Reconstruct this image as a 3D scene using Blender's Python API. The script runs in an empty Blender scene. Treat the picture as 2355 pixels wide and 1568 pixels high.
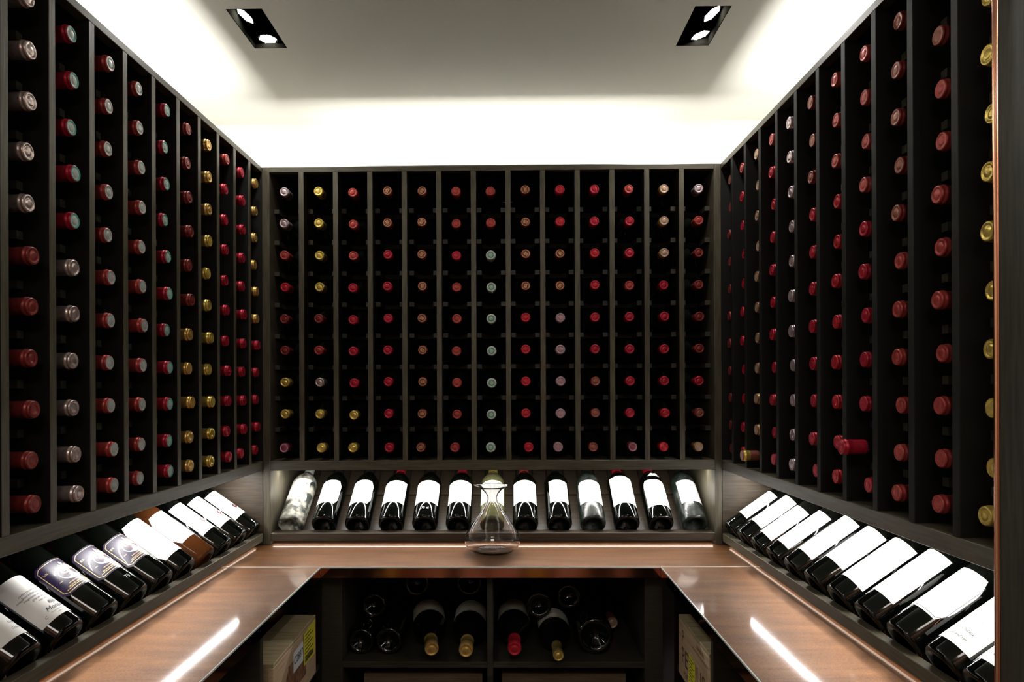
import bpy, bmesh, math, random
from mathutils import Matrix, Vector
random.seed(7)
PI = math.pi
sc = bpy.context.scene
COL = sc.collection
# ------------------------------------------------------------------ camera, world, exposure
CH = 1.37                                    # camera height above the floor; x right, y into the room, z up
cam_d = bpy.data.cameras.new('camera'); cam = bpy.data.objects.new('camera', cam_d); COL.objects.link(cam)
YAW, ROLL = -0.01298, 0.00405
c_, s_ = math.cos(YAW), math.sin(YAW)
right = Vector((c_, -s_, 0)); up = Vector((0, 0, 1)); fwd = Vector((s_, c_, 0))
r2 = right * math.cos(ROLL) - up * math.sin(ROLL); u2 = right * math.sin(ROLL) + up * math.cos(ROLL)
cam.matrix_world = Matrix(((r2.x, u2.x, -fwd.x, 0), (r2.y, u2.y, -fwd.y, 0), (r2.z, u2.z, -fwd.z, CH), (0, 0, 0, 1)))
cam_d.sensor_width = 36; cam_d.lens = 1527.1 / 2355 * 36
cam_d.shift_x = (1177.5 - 1147.3) / 2355; cam_d.shift_y = (894.3 - 784) / 2355
cam_d.clip_start = 0.02
sc.camera = cam
w = bpy.data.worlds.new('world'); sc.world = w; w.use_nodes = True
w.node_tree.nodes['Background'].inputs[0].default_value = (0.5, 0.48, 0.44, 1)
w.node_tree.nodes['Background'].inputs[1].default_value = 0.02
sc.view_settings.view_transform = 'Standard'; sc.view_settings.look = 'None'
sc.view_settings.exposure = 0.0; sc.view_settings.gamma = 1; sc.view_settings.use_curve_mapping = False
sc.cycles.max_bounces = 16; sc.cycles.diffuse_bounces = 4; sc.cycles.glossy_bounces = 4; sc.cycles.transmission_bounces = 16
sc.cycles.sample_clamp_indirect = 10; sc.cycles.caustics_reflective = False; sc.cycles.caustics_refractive = True
L_COVE, L_CHIP, L_LIP, L_DOWN = 240.0, 1000.0, 9.0, 450.0     # radiance of the lamps

# ------------------------------------------------------------------ helpers
def M(name, col, rough=0.5, metal=0.0, emit=0.0, coat=0.0, trans=0.0, ior=1.45, spec=0.5, ecol=None, aniso=0.0):
    m = bpy.data.materials.new(name); m.use_nodes = True
    b = m.node_tree.nodes['Principled BSDF']
    b.inputs['Base Color'].default_value = (*col, 1); b.inputs['Roughness'].default_value = rough
    b.inputs['Metallic'].default_value = metal; b.inputs['IOR'].default_value = ior
    b.inputs['Specular IOR Level'].default_value = spec
    b.inputs['Coat Weight'].default_value = coat; b.inputs['Coat Roughness'].default_value = 0.03 if trans >= 0 and name != 'copper_mesh_under_glass' else 0.075
    b.inputs['Transmission Weight'].default_value = trans; b.inputs['Anisotropic'].default_value = aniso
    if emit:
        b.inputs['Emission Color'].default_value = (*(ecol or col), 1); b.inputs['Emission Strength'].default_value = emit
    return m
def nodes(m): return m.node_tree.nodes, m.node_tree.links, m.node_tree.nodes['Principled BSDF']
def add_noise(m, c1, c2, scale, stretch=(1, 1, 1), bump=0.0, detail=4, lo=0.35, hi=0.65, dist=0.002):
    n, l, b = nodes(m)
    tc = n.new('ShaderNodeTexCoord'); mp = n.new('ShaderNodeMapping'); mp.inputs['Scale'].default_value = stretch
    no = n.new('ShaderNodeTexNoise'); no.inputs['Scale'].default_value = scale; no.inputs['Detail'].default_value = detail
    cr = n.new('ShaderNodeValToRGB'); cr.color_ramp.elements[0].position = lo; cr.color_ramp.elements[1].position = hi
    cr.color_ramp.elements[0].color = (*c1, 1); cr.color_ramp.elements[1].color = (*c2, 1)
    l.new(tc.outputs['Object'], mp.inputs[0]); l.new(mp.outputs[0], no.inputs['Vector'])
    l.new(no.outputs['Fac'], cr.inputs[0]); l.new(cr.outputs[0], b.inputs['Base Color'])
    if bump:
        bp = n.new('ShaderNodeBump'); bp.inputs['Strength'].default_value = bump; bp.inputs['Distance'].default_value = dist
        l.new(no.outputs['Fac'], bp.inputs['Height']); l.new(bp.outputs[0], b.inputs['Normal'])
    return m
def wood(name, c1, c2, axis, rough=0.42):
    st = [14, 14, 14]; st['xyz'.index(axis)] = 1
    m = M(name, c2, rough); add_noise(m, c1, c2, 14, tuple(st), 0.25, 6, 0.3, 0.7, 0.001); return m
D1, D2 = (0.045, 0.039, 0.025), (0.095, 0.085, 0.057)
WX, WY, WZ = (wood('dark_wood_' + a, D1, D2, a) for a in 'xyz')
WPOST = wood('dark_wood_panel', (0.010, 0.010, 0.006), (0.034, 0.034, 0.022), 'z', 0.55)
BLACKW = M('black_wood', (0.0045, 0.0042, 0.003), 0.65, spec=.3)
DX, DY, CRW = wood('display_wood_x', (.026, .019, .012), (.060, .045, .029), 'x'), wood('display_wood_y', (.024, .019, .013), (.055, .046, .032), 'y'), wood('cradle_wood', (.030, .027, .018), (.055, .050, .036), 'x')
CAB = wood('cabinet_wood', (0.022, 0.019, 0.012), (0.040, 0.036, 0.025), 'x', 0.5)
WHITE = M('white_paint', (0.68, 0.667, 0.61), 0.8)
FLOOR = wood('floor_wood', (0.03, 0.02, 0.013), (0.06, 0.04, 0.025), 'y')
ALU = M('alu', (0.5, 0.5, 0.5), 0.4, 0.8)
BLK = M('matt_black', (0.0009, 0.0009, 0.0007), 1.0, spec=0)

def link(name, me, mat=None, parent=None, loc=(0, 0, 0)):
    o = bpy.data.objects.new(name, me); COL.objects.link(o)
    if mat is not None:
        for m_ in (mat if isinstance(mat, (list, tuple)) else [mat]): me.materials.append(m_)
    o.location = loc
    if parent: o.parent = parent
    return o
def tag(o, label=None, cat=None, group=None, kind=None):
    if label: o['label'] = label
    if cat: o['category'] = cat
    if group: o['group'] = group
    if kind: o['kind'] = kind
    return o
def thing(name, label, cat, loc=(0, 0, 0), group=None):
    o = bpy.data.objects.new(name, None); COL.objects.link(o); o.location = loc; o.empty_display_size = 0.02
    return tag(o, label, cat, group)
def me_from_bm(bm, name='m', smooth=False):
    me = bpy.data.meshes.new(name); bm.normal_update(); bm.to_mesh(me); bm.free()
    if smooth:
        for p in me.polygons: p.use_smooth = True
    return me
_bc = {}
def box_me(sx, sy, sz, bev=0.0008):
    k = (round(sx, 4), round(sy, 4), round(sz, 4), bev)
    if k in _bc: return _bc[k]
    bm = bmesh.new(); bmesh.ops.create_cube(bm, size=1)
    bmesh.ops.scale(bm, vec=(sx, sy, sz), verts=bm.verts)
    if bev: bmesh.ops.bevel(bm, geom=bm.edges[:], offset=min(bev, sx / 3, sy / 3, sz / 3), segments=1, affect='EDGES')
    _bc[k] = me_from_bm(bm); return _bc[k]
def box(name, x0, x1, y0, y1, z0, z1, mat, parent=None, bev=0.0008):
    """z given relative to the camera height; the mesh is centred on its own origin"""
    x0, x1 = min(x0, x1), max(x0, x1); y0, y1 = min(y0, y1), max(y0, y1)
    me = box_me(x1 - x0, y1 - y0, z1 - z0, bev)
    if me.materials and (me.materials[0] != mat or len(me.materials) > 1):
        _k = (me.name, mat.name, parent.name if parent else '')
        if _k not in _bc: _bc[_k] = me.copy()
        me = _bc[_k]
    if not me.materials: me.materials.append(mat)
    else: me.materials[0] = mat
    o = bpy.data.objects.new(name, me); COL.objects.link(o)
    p = Vector(((x0 + x1) / 2, (y0 + y1) / 2, (z0 + z1) / 2 + CH))
    if parent: o.parent = parent; p = p - parent.location
    o.location = p
    return o
def bm_box(bm, x0, x1, y0, y1, z0, z1, mi=0):
    r = bmesh.ops.create_cube(bm, size=1)
    bmesh.ops.scale(bm, vec=(abs(x1 - x0), abs(y1 - y0), abs(z1 - z0)), verts=r['verts'])
    bmesh.ops.translate(bm, vec=((x0 + x1) / 2, (y0 + y1) / 2, (z0 + z1) / 2), verts=r['verts'])
    for v in r['verts']:
        for f in v.link_faces: f.material_index = mi
def lathe(prof, seg=24, mats=None, name='lathe'):
    """prof: [(r, z)], revolve about z; mats: material index of each span"""
    bm = bmesh.new(); rings = []
    for r, z in prof:
        if r < 1e-6: rings.append([bm.verts.new((0, 0, z))])
        else: rings.append([bm.verts.new((r * math.cos(2 * PI * i / seg), r * math.sin(2 * PI * i / seg), z)) for i in range(seg)])
    for k in range(len(rings) - 1):
        a, b = rings[k], rings[k + 1]
        for i in range(seg):
            j = (i + 1) % seg
            if len(a) == 1 and len(b) == 1: continue
            if len(a) == 1: f = bm.faces.new((a[0], b[i], b[j]))
            elif len(b) == 1: f = bm.faces.new((a[i], a[j], b[0]))
            else: f = bm.faces.new((a[i], a[j], b[j], b[i]))
            if mats: f.material_index = mats[k]
    bmesh.ops.recalc_face_normals(bm, faces=bm.faces[:])
    me = me_from_bm(bm, name, True); return me
def ordn(i): return ['first', 'second', 'third', 'fourth', 'fifth', 'sixth', 'seventh', 'eighth', 'ninth', 'tenth', 'eleventh', 'twelfth', 'thirteenth'][i]

# ------------------------------------------------------------------ frame of the three walls: u along, w into the wall, v up
XL, XR, YB = -0.7602, 0.6591, 2.053
YT, YR, YRB, LIPT, LIPB, BEN = 0.6755, -0.2205, -0.2505, -0.4450, -0.4700, -0.4800
HC = 0.97                                    # ceiling above the camera
DEP = 0.35
WALLS = {'back': (lambda u, w_: (u, YB + w_)), 'left': (lambda u, w_: (XL - w_, u)), 'right': (lambda u, w_: (XR + w_, u))}
def wbox(name, wall, u0, u1, w0, w1, v0, v1, mat, parent=None, bev=0.0008):
    a = WALLS[wall](u0, w0); b = WALLS[wall](u1, w1)
    return box(name, a[0], b[0], a[1], b[1], v0, v1, mat, parent, bev)

# ------------------------------------------------------------------ setting
YN = -0.9
def struct(o, label=None): o['kind'] = 'structure'; return o
struct(box('floor', XL - DEP - .1, XR + DEP + .1, YN - .1, YB + DEP + .1, -CH - .03, -CH, FLOOR, bev=0))
def un(px, py, H):
    """point of a horizontal plane H above the camera, read off the photograph"""
    x = (px - 1147.3) / 1527.1; y = -(py - 894.3) / 1527.1
    cr_, sr_ = math.cos(ROLL), math.sin(ROLL); x, y = x * cr_ + y * sr_, -x * sr_ + y * cr_
    k = H / y; x, z = x * k, k
    return (x * c_ + z * s_, -x * s_ + z * c_)
HOLES = []
for q in (((517, 21), (600, 20), (662, 110), (588, 112)), ((1600, 14), (1682, 13), (1631, 104), (1553, 106))):
    c = [un(*p, HC) for p in q]
    h_ = ((c[0][0] + c[3][0]) / 2, (c[1][0] + c[2][0]) / 2, (c[2][1] + c[3][1]) / 2 * 0 + min(c[0][1], c[1][1]) * .5 + max(c[0][1], c[1][1]) * .5, (c[2][1] + c[3][1]) / 2)
    HOLES += [h_, (h_[0], h_[1], h_[2] - 1.9, h_[3] - 1.9)]  # also a recess for the added downlight behind the camera
xs = sorted({XL - DEP - .1, XR + DEP + .1} | {v for h in HOLES for v in h[:2]}); ys = sorted({YN - .1, YB + DEP + .1} | {v for h in HOLES for v in h[2:]})
bm = bmesh.new()
for i in range(len(xs) - 1):
    for j in range(len(ys) - 1):
        mx_, my_ = (xs[i] + xs[i + 1]) / 2, (ys[j] + ys[j + 1]) / 2
        if any(h[0] < mx_ < h[1] and h[2] < my_ < h[3] for h in HOLES): continue
        bm_box(bm, xs[i], xs[i + 1], ys[j], ys[j + 1], 0, .12)
bmesh.ops.remove_doubles(bm, verts=bm.verts[:], dist=1e-5)
seen = {}
for f in bm.faces[:]: seen.setdefault(tuple(sorted(v.index for v in f.verts)), []).append(f)
bm.verts.index_update(); seen = {}
for f in bm.faces[:]: seen.setdefault(tuple(sorted(v.index for v in f.verts)), []).append(f)
bmesh.ops.delete(bm, geom=[f for v in seen.values() if len(v) > 1 for f in v], context='FACES_ONLY')
cel = link('ceiling', me_from_bm(bm), WHITE, None, (0, 0, HC + CH)); struct(cel)
struct(box('wall_back', XL - DEP - .1, XR + DEP + .1, YB + DEP + .012, YB + DEP + .1, -CH, HC, WHITE, bev=0))
struct(box('wall_left', XL - DEP - .1, XL - DEP - .012, YN, YB + DEP + .012, -CH, HC, WHITE, bev=0))
struct(box('wall_right', XR + DEP + .012, XR + DEP + .1, YN, YB + DEP + .012, -CH, HC, WHITE, bev=0))
DIMW = M('dim_wall', (0.22, 0.12, 0.07), 0.8)
struct(box('wall_front', XL - DEP - .1, XR + DEP + .1, YN - .1, YN, -CH, HC, DIMW, bev=0))
PANS = [M('panel_' + n_, c, .5) for n_, c in (('brown', (.24, .10, .06)), ('rosy', (.80, .50, .42)), ('dark', (.05, .03, .02)), ('mustard', (.75, .55, .12)), ('tan', (.7, .42, .26)))]  # unseen coloured strips, added for the copper fascia to reflect
wf = bpy.data.objects['wall_front']; xx = XL - .3; k = 0
while xx < XR + .3:
    wd = (.09, .15, .06, .19, .05, .11)[k % 6]
    box('wainscot_panel', xx, xx + wd - .004, YN, YN + .02, -CH, -.70, PANS[(1, 2, 3, 0, 1, 4, 2, 1, 0)[k % 9]], wf, .002); xx += wd; k += 1
DOORM = M('door_paint', (0.50, 0.30, 0.22), 0.6)
d1 = struct(box('door_1', -.40, .40, YN, YN + .012, -.54, .68, DOORM))
for x0 in (-.30, .04):
    for z0, z1 in ((-.50, -.05), (.05, .55)): box('door_panel', x0, x0 + .26, YN + .012, YN + .02, z0, z1, DIMW, d1, .004)

# ------------------------------------------------------------------ wine racks
TH = 0.016
def rack(wall, label, edges, u_end0, u_end1, wz, wl, cells_rows):
    """edges: low edge u of each stile; cells_rows: centre rows (v)"""
    p0 = WALLS[wall]((u_end0 + u_end1) / 2, DEP / 2)
    rk = thing('wine_rack', label, 'wine rack', (p0[0], p0[1], YRB + CH))
    wbox('top_rail', wall, u_end0, u_end1, 0, 0.022, YT, YT + 0.0155, wl, rk)
    wbox('top_board', wall, u_end0, u_end1, 0.022, DEP, YT, YT + 0.010, BLACKW, rk)
    wbox('bottom_rail', wall, u_end0, u_end1, 0, DEP, YRB, YR, wl, rk, 0.0012)
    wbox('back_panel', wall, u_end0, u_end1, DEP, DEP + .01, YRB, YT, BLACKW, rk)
    if wall != 'back': wbox('end_divider', wall, YB, YB + .012, 0.0, DEP, YRB, YT + .0155, BLACKW, rk)
    for e in edges:
        o = wbox('divider', wall, e, e + TH, 0.0, DEP, YR, YT, wz, rk)
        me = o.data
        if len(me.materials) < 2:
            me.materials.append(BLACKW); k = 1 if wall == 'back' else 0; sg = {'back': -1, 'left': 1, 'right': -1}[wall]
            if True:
                for p in me.polygons: p.material_index = 0 if p.normal[k] * sg > .3 else 1  # sides blackened: the shade inside the cells is put into their colour
    return rk
CR = {}
def cradle_me(width, rowgap, wall):
    """support under one bottle: two side cleats joined by thin cross bars; origin at the cell centre, midway between rows"""
    k = (round(width, 4), wall)
    if k in CR: return CR[k]
    bm = bmesh.new(); h = width / 2; ax = wall != 'back'; sg = -1 if wall == 'left' else 1
    def bb(u0, u1, w0, w1, v0, v1):
        if wall == 'back': bm_box(bm, u0, u1, w0, w1, v0, v1)
        else: bm_box(bm, sg * w0, sg * w1, u0, u1, v0, v1)
    for s in (-1, 1): bb(s * h, s * (h - .015), .045, .33, -.007, .007)
    top = rowgap / 2 - .0395
    for w0 in (.13, .28):
        bb(-h + .014, h - .014, w0, w0 + .02, -.005, max(top, -.003))
        for f in bm.faces[-6:]: f.material_index = 1
    CR[k] = me_from_bm(bm, 'cradle'); CR[k].materials.append(CRW); CR[k].materials.append(BLACKW); return CR[k]

# bottles: axis +z, base at 0
SB_R, SB_L = 0.039, 0.300
GLASSD = M('dark_bottle_glass', (0.006, 0.009, 0.006), 0.07, spec=0.6)
stor_me = lathe([(0, .022), (.012, .018), (.026, .004), (.033, 0), (.037, .002), (SB_R, .007), (SB_R, .185), (.0375, .198), (.031, .215), (.0205, .229), (.0145, .240), (.0135, .262), (.0135, .286)], 20)
stor_me.materials.append(GLASSD)
def capmat(name, col, rough=.38, metal=.35):
    m = M(name, col, rough, metal); add_noise(m, tuple(c * .72 for c in col), col, 160, (1, 1, 1), 0.35, 3, .35, .6, .0008); return m
CM = {
 'red': capmat('cap_red', (.52, .018, .035)), 'dull': capmat('cap_dull_red', (.42, .055, .05)), 'dark': capmat('cap_dark_red', (.24, .03, .028)),
 'crim': capmat('cap_crimson', (.46, .015, .04)), 'brown': capmat('cap_bronze', (.30, .10, .07)), 'rose': capmat('cap_rose_silver', (.62, .50, .48), .3, .7),
 'pink': capmat('cap_pink_silver', (.70, .55, .60), .28, .7), 'gold': capmat('cap_pale_gold', (.84, .62, .15), .28, .6), 'orange': capmat('cap_orange_gold', (.80, .50, .15), .32, .65),
 'white': capmat('cap_white', (.62, .66, .62), .5, 0), 'mauve': capmat('cap_mauve', (.50, .30, .35), .5, .1), 'tan': capmat('cap_tan', (.50, .34, .25), .4, .4),
 'green': M('ring_green', (.08, .36, .22), .5), 'teal': M('ring_teal', (.07, .40, .33), .5), 'silver': capmat('disc_silver', (.55, .56, .56), .4, .3), 'pale': M('disc_pale', (.42, .50, .47), .5),
 'black': capmat('cap_black', (.02, .018, .014)), 'russet': capmat('cap_russet', (.26, .065, .045)), 'olive': capmat('cap_olive', (.22, .18, .05)), 'plum': capmat('cap_plum', (.28, .05, .09)), 'ivory': M('ivory', (.6, .58, .48), .5), 'gline': M('gold_line', (.75, .5, .25), .4, .4)}
# kind: (side, collar, disc rim, ring, centre, word)
KINDS = {
 'red': ('red', 'red', 'red', 'red', 'red', 'bright red'), 'dull': ('dull', 'dull', 'dull', 'dull', 'dull', 'dull red'), 'dark': ('dark', 'dark', 'dark', 'dark', 'dark', 'dark red'),
 'crim': ('crim', 'crim', 'crim', 'crim', 'crim', 'crimson'), 'brown': ('dark', 'dark', 'brown', 'brown', 'brown', 'embossed bronze'), 'rose': ('rose', 'rose', 'rose', 'rose', 'rose', 'rose silver'),
 'pink': ('pink', 'pink', 'pink', 'pink', 'pink', 'pink silver'), 'gold': ('gold', 'gold', 'gold', 'gold', 'gold', 'pale gold'), 'orange': ('orange', 'orange', 'orange', 'orange', 'orange', 'orange gold'),
 'wgreen': ('white', 'white', 'white', 'green', 'pale', 'white and green'), 'rteal': ('crim', 'crim', 'teal', 'silver', 'pale', 'teal-topped red'), 'rsilver': ('dull', 'dull', 'silver', 'pale', 'silver', 'silver-topped red'),
 'mauve': ('mauve', 'mauve', 'mauve', 'mauve', 'mauve', 'matt mauve'), 'tan': ('brown', 'gold', 'tan', 'tan', 'tan', 'tan'), 'plum': ('plum', 'plum', 'mauve', 'plum', 'plum', 'plum'),
 'emb': ('dark', 'russet', 'russet', 'russet', 'russet', 'bronze lettered')}
CAPS = {}
def cap_meshes(kind, k=1.0, seg=24):
    key = (kind, k)
    if key in CAPS: return CAPS[key]
    a, b, c, d, e, _ = KINDS[kind]
    R = .0142 * k
    side = lathe([(R * .96, .300 - .062 * k), (R * .98, .300 - .020 * k), (R * .98, .300 - .012 * k), (R * 1.07, .300 - .0105 * k), (R * 1.07, .300 - .007 * k), (R * .97, .300 - .006 * k), (R, .300 - .003 * k), (R * .99, .300 - .001 * k), (R * .9, .300 - .0001)], seg, [0, 1, 1, 1, 1, 1, 0, 0])
    side.materials.append(CM[a]); side.materials.append(CM[b])
    disc = lathe([(R * .9, .3), (R * .78, .3004), (R * .68, .2992), (R * .5, .2994), (R * .44, .3000), (R * .2, .3001), (0, .3001)], seg, [0, 0, 1, 1, 2, 2])
    for q in (c, d, e): disc.materials.append(CM[q])
    CAPS[key] = (side, disc); return CAPS[key]
def emblem_me(k=1.0):
    bm = bmesh.new()
    for cx in (-.0045, 0, .0045):
        n = 14; ri = []
        for i in range(n):
            t = 2 * PI * i / n
            for q in (1.0, .62):
                ri.append(bm.verts.new((cx + .0022 * q * math.cos(t), .0045 * q * math.sin(t), .3012)))
        for i in range(n):
            j = (i + 1) % n; bm.faces.new((ri[2 * i], ri[2 * j], ri[2 * j + 1], ri[2 * i + 1]))
    n = 26; ri = []
    for i in range(n):
        t = 2 * PI * i / n
        for q in (.0118, .0108): ri.append(bm.verts.new((q * math.cos(t), q * math.sin(t), .3009)))
    for i in range(n):
        j = (i + 1) % n; bm.faces.new((ri[2 * i], ri[2 * j], ri[2 * j + 1], ri[2 * i + 1]))
    me = me_from_bm(bm, 'emblem'); me.materials.append(CM['gline']); return me
EMB = emblem_me()
def axis_rot(d, spin=0.0):
    """matrix turning local +z to direction d"""
    return Vector(d).to_track_quat('Z', 'Y').to_matrix() @ Matrix.Rotation(spin, 3, 'Z')
def place(o, base, R3): o.matrix_world = Matrix.Translation(base) @ R3.to_4x4()
def rack_bottle(kind, tip, d, label, group):
    """tip: world point of the capsule top; d: unit direction from base to tip"""
    side, disc = cap_meshes(kind)
    nm = {'red': 'red_capped_bottle', 'crim': 'red_capped_bottle', 'dull': 'red_capped_bottle', 'dark': 'red_capped_bottle', 'plum': 'red_capped_bottle', 'gold': 'gold_capped_bottle', 'orange': 'gold_capped_bottle',
          'rose': 'silver_capped_bottle', 'pink': 'silver_capped_bottle', 'mauve': 'pink_capped_bottle', 'wgreen': 'white_capped_bottle'}.get(kind, 'bronze_capped_bottle' if kind in ('brown', 'tan', 'emb') else 'two_tone_capped_bottle')
    b = bpy.data.objects.new(nm, stor_me); COL.objects.link(b)
    R3 = axis_rot(d, random.uniform(0, 6.28)); place(b, Vector(tip) - Vector(d) * .3, R3)
    tag(b, label, 'bottle', group)
    for n_, me in (('capsule', side), ('capsule_top', disc)) + ((('emblem', EMB),) if kind == 'emb' else ()):
        c = bpy.data.objects.new(n_, me); COL.objects.link(c); c.parent = b
    return b

# back rack
XB0, DB = -0.6464, 0.10703
bx0, bx1 = XB0 - .0911, XB0 + 11 * DB + TH + .0911
back = rack('back', 'dark wooden wine rack on the back wall, thirteen columns wide', [XB0 + i * DB for i in range(12)], bx0, bx1, WZ, WX, None)
RB = [0.6148 - .0988 * i for i in range(8)] + [-.1808]
G, O_, Pk = 'gold', 'orange', 'pink'
BK = [
 [Pk, Pk, 'dull', 'red', 'dark', 'dark', G, G, 'plum'],
 [G, G, G, G, 'dark', 'dull', 'rose', G, G],
 ['dull', 'dull', 'dull', 'crim', 'crim', 'crim', 'crim', G, G],
 ['emb', 'emb', 'crim', 'crim', 'crim', 'crim', 'crim', 'crim', 'crim'],
 ['emb'] * 9,
 ['dull', 'dull', 'crim', 'dull', 'dull', 'dull', 'dull', 'dull', 'dull'],
 ['dull', 'dull'] + ['wgreen'] * 7,
 ['emb'] * 4 + ['red'] * 5,
 ['red', 'red', 'emb', 'emb'] + ['mauve'] * 5,
 ['crim', 'crim', 'red', 'red', 'crim', 'crim', 'brown', 'brown', 'brown'],
 ['dull', 'crim', 'crim', 'dull', 'crim', 'crim', 'crim', 'crim', 'plum'],
 ['tan', 'tan', 'tan', 'crim', 'crim', 'crim', 'crim', 'red', 'red'],
 [Pk, 'dull', 'dark', 'dark', 'dark', 'dark', 'crim', 'brown', 'tan']]
cm_b = cradle_me(DB - TH, .0988, 'back')
blast = [-.003, .006, -.003, .003, -.006, -.007, -.003, .008, -.008, -.007, .008, -.004, -.003]
for j in range(13):
    cx = XB0 - .0455 + j * DB
    for i in range(9):
        z = RB[i]; dz = (-.0025 if j in (2, 5, 6) else 0.001) + random.uniform(-.0008, .0008)
        x = cx + (blast[j] if i == 8 else random.uniform(-.001, .001))
        k = BK[j][i]; tip = (x, YB + random.uniform(-.003, .006), z + dz * (i < 8) + CH)
        d = Vector((random.uniform(-.01, .01) + (x - cx) * 2.5 * (i == 8), -1, random.uniform(-.006, .006))).normalized()
        rack_bottle(k, tip, d, f"{KINDS[k][5]} capped bottle in back rack, {ordn(j)} column from left, {ordn(i)} row down", f'bottles in the back rack')
        if i < 8:
            c = bpy.data.objects.new('cradle', cm_b); COL.objects.link(c); c.parent = back
            c.location = Vector((cx, YB, z - .0494 + CH)) - back.location
# side racks
RS = [0.6263 - .0820 * i for i in range(10)] + [-.1815]
LK = [[O_] * 6 + ['crim'] * 5, ['crim'] * 11, ['pink' if 0 else 'dull'] + ['crim'] * 10, [O_] * 3 + [G] * 8, ['dark'] * 6 + [O_] * 5, ['rteal'] * 11, ['rsilver'] * 11, ['rsilver'] * 11, ['rteal'] * 5 + ['rose'] * 6, ['rose'] * 5 + ['dark'] * 6]
RK = [['brown'] + ['dark'] * 10, ['dull'] + ['crim'] * 10, ['tan'] * 11, ['dull'] + ['crim'] * 10, [Pk] * 11, ['brown'] * 3 + ['crim'] * 8, ['dull'] * 3 + ['red'] * 8, ['dull'] * 4 + ['crim'] * 7, ['brown'] * 5 + ['dull'] * 6, ['brown'] * 2 + ['dull'] * 9, [G] * 11]
def side_rack(wall, label, KK, z0, dd, edge0, ncol_struct, wtip):
    edges = [edge0 - k * dd for k in range(ncol_struct)]
    rk = rack(wall, label, edges, .9085 if wall == 'right' else edges[-1], YB, WZ, WY, None)
    cme = cradle_me(dd - TH, .082, wall); dx = 1 if wall == 'left' else -1
    for k, col in enumerate(KK):
        cy = z0 - k * dd
        for i in range(11):
            z = RS[i] + random.uniform(-.001, .001) * (i < 10); kk = col[i]; wt = wtip + random.uniform(-.004, .004)
            if wall == 'left': wt -= .003 * (i > 4)
            if wall == 'right' and k == 7 and i == 9: wt = -.034
            if wall == 'right' and k == 2 and i == 10: wt = -.03
            cyy = cy + random.uniform(-.0015, .0015) + (random.uniform(-.008, .008) if i == 10 else 0)
            if wall == 'right' and i == 10 and k > 6: cyy -= .008 - .004 * (k - 6)
            px, py = WALLS[wall](cyy, wt)
            d = Vector((dx, random.uniform(-.012, .012), random.uniform(-.012, .004))).normalized()
            if i == 10: d = Vector((dx, d.y, 0)).normalized()
            rack_bottle(kk, (px, py, z + CH), d, f"{KINDS[kk][5]} capped bottle in {wall} rack, {ordn(k)} column from back corner, {ordn(i)} row down", f'bottles in the {wall} rack')
            if i < 10:
                c = bpy.data.objects.new('cradle', cme); COL.objects.link(c); c.parent = rk
                q = WALLS[wall](cy, 0); c.location = Vector((q[0], q[1], RS[i] - .041 + CH)) - rk.location
    return rk
side_rack('left', 'dark wooden wine rack covering the left wall above the slanted display', LK, 2.0075, .1064, 1.9457, 12, 0.0)
side_rack('right', 'dark wooden wine rack on the right wall beside the grained end panel', RK, 2.0077, .10763, 1.9463, 10, 0.011)
E_R = 1.9463 - 10 * .10763

# corner posts and near end panel (structure trim)
t = box('trim_1', XL, bx0, YB, YB + DEP, BEN, YT + .0155, WZ); struct(t)
t = box('trim_2', bx1, XR, YB, YB + DEP, BEN, YT + .0155, WZ); struct(t)
ce = 1.9463 - 10 * .10763
yP = 0.9065
t = thing('end_panel', 'tall grained dark wood end panel at the right edge, with a copper strip', 'panel', (XR + .02, .75, 0))
box('panel_board', XR - .001, XR + .022, .30, yP - .009, -CH, HC, WPOST, t, .001)
COPS = M('polished_copper', (.86, .42, .27), .16, 1.0)
bm = bmesh.new()
n = 10; vs = []
for zz in (-CH, HC):
    vs.append([bm.verts.new((XR - .001 - .004 * math.sin(PI * i / n), yP - .009 + .009 * i / n, zz)) for i in range(n + 1)] + [bm.verts.new((XR + .02, yP, zz)), bm.verts.new((XR + .02, yP - .009, zz))])
m_ = len(vs[0])
for i in range(m_): bm.faces.new((vs[0][i], vs[0][(i + 1) % m_], vs[1][(i + 1) % m_], vs[1][i]))
bmesh.ops.recalc_face_normals(bm, faces=bm.faces[:])
me = me_from_bm(bm, 'strip', True); o = link('copper_strip', me, COPS, t); o.location = Vector((0, 0, CH)) - t.location; o['label'] = 'polished copper edge strip'

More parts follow.
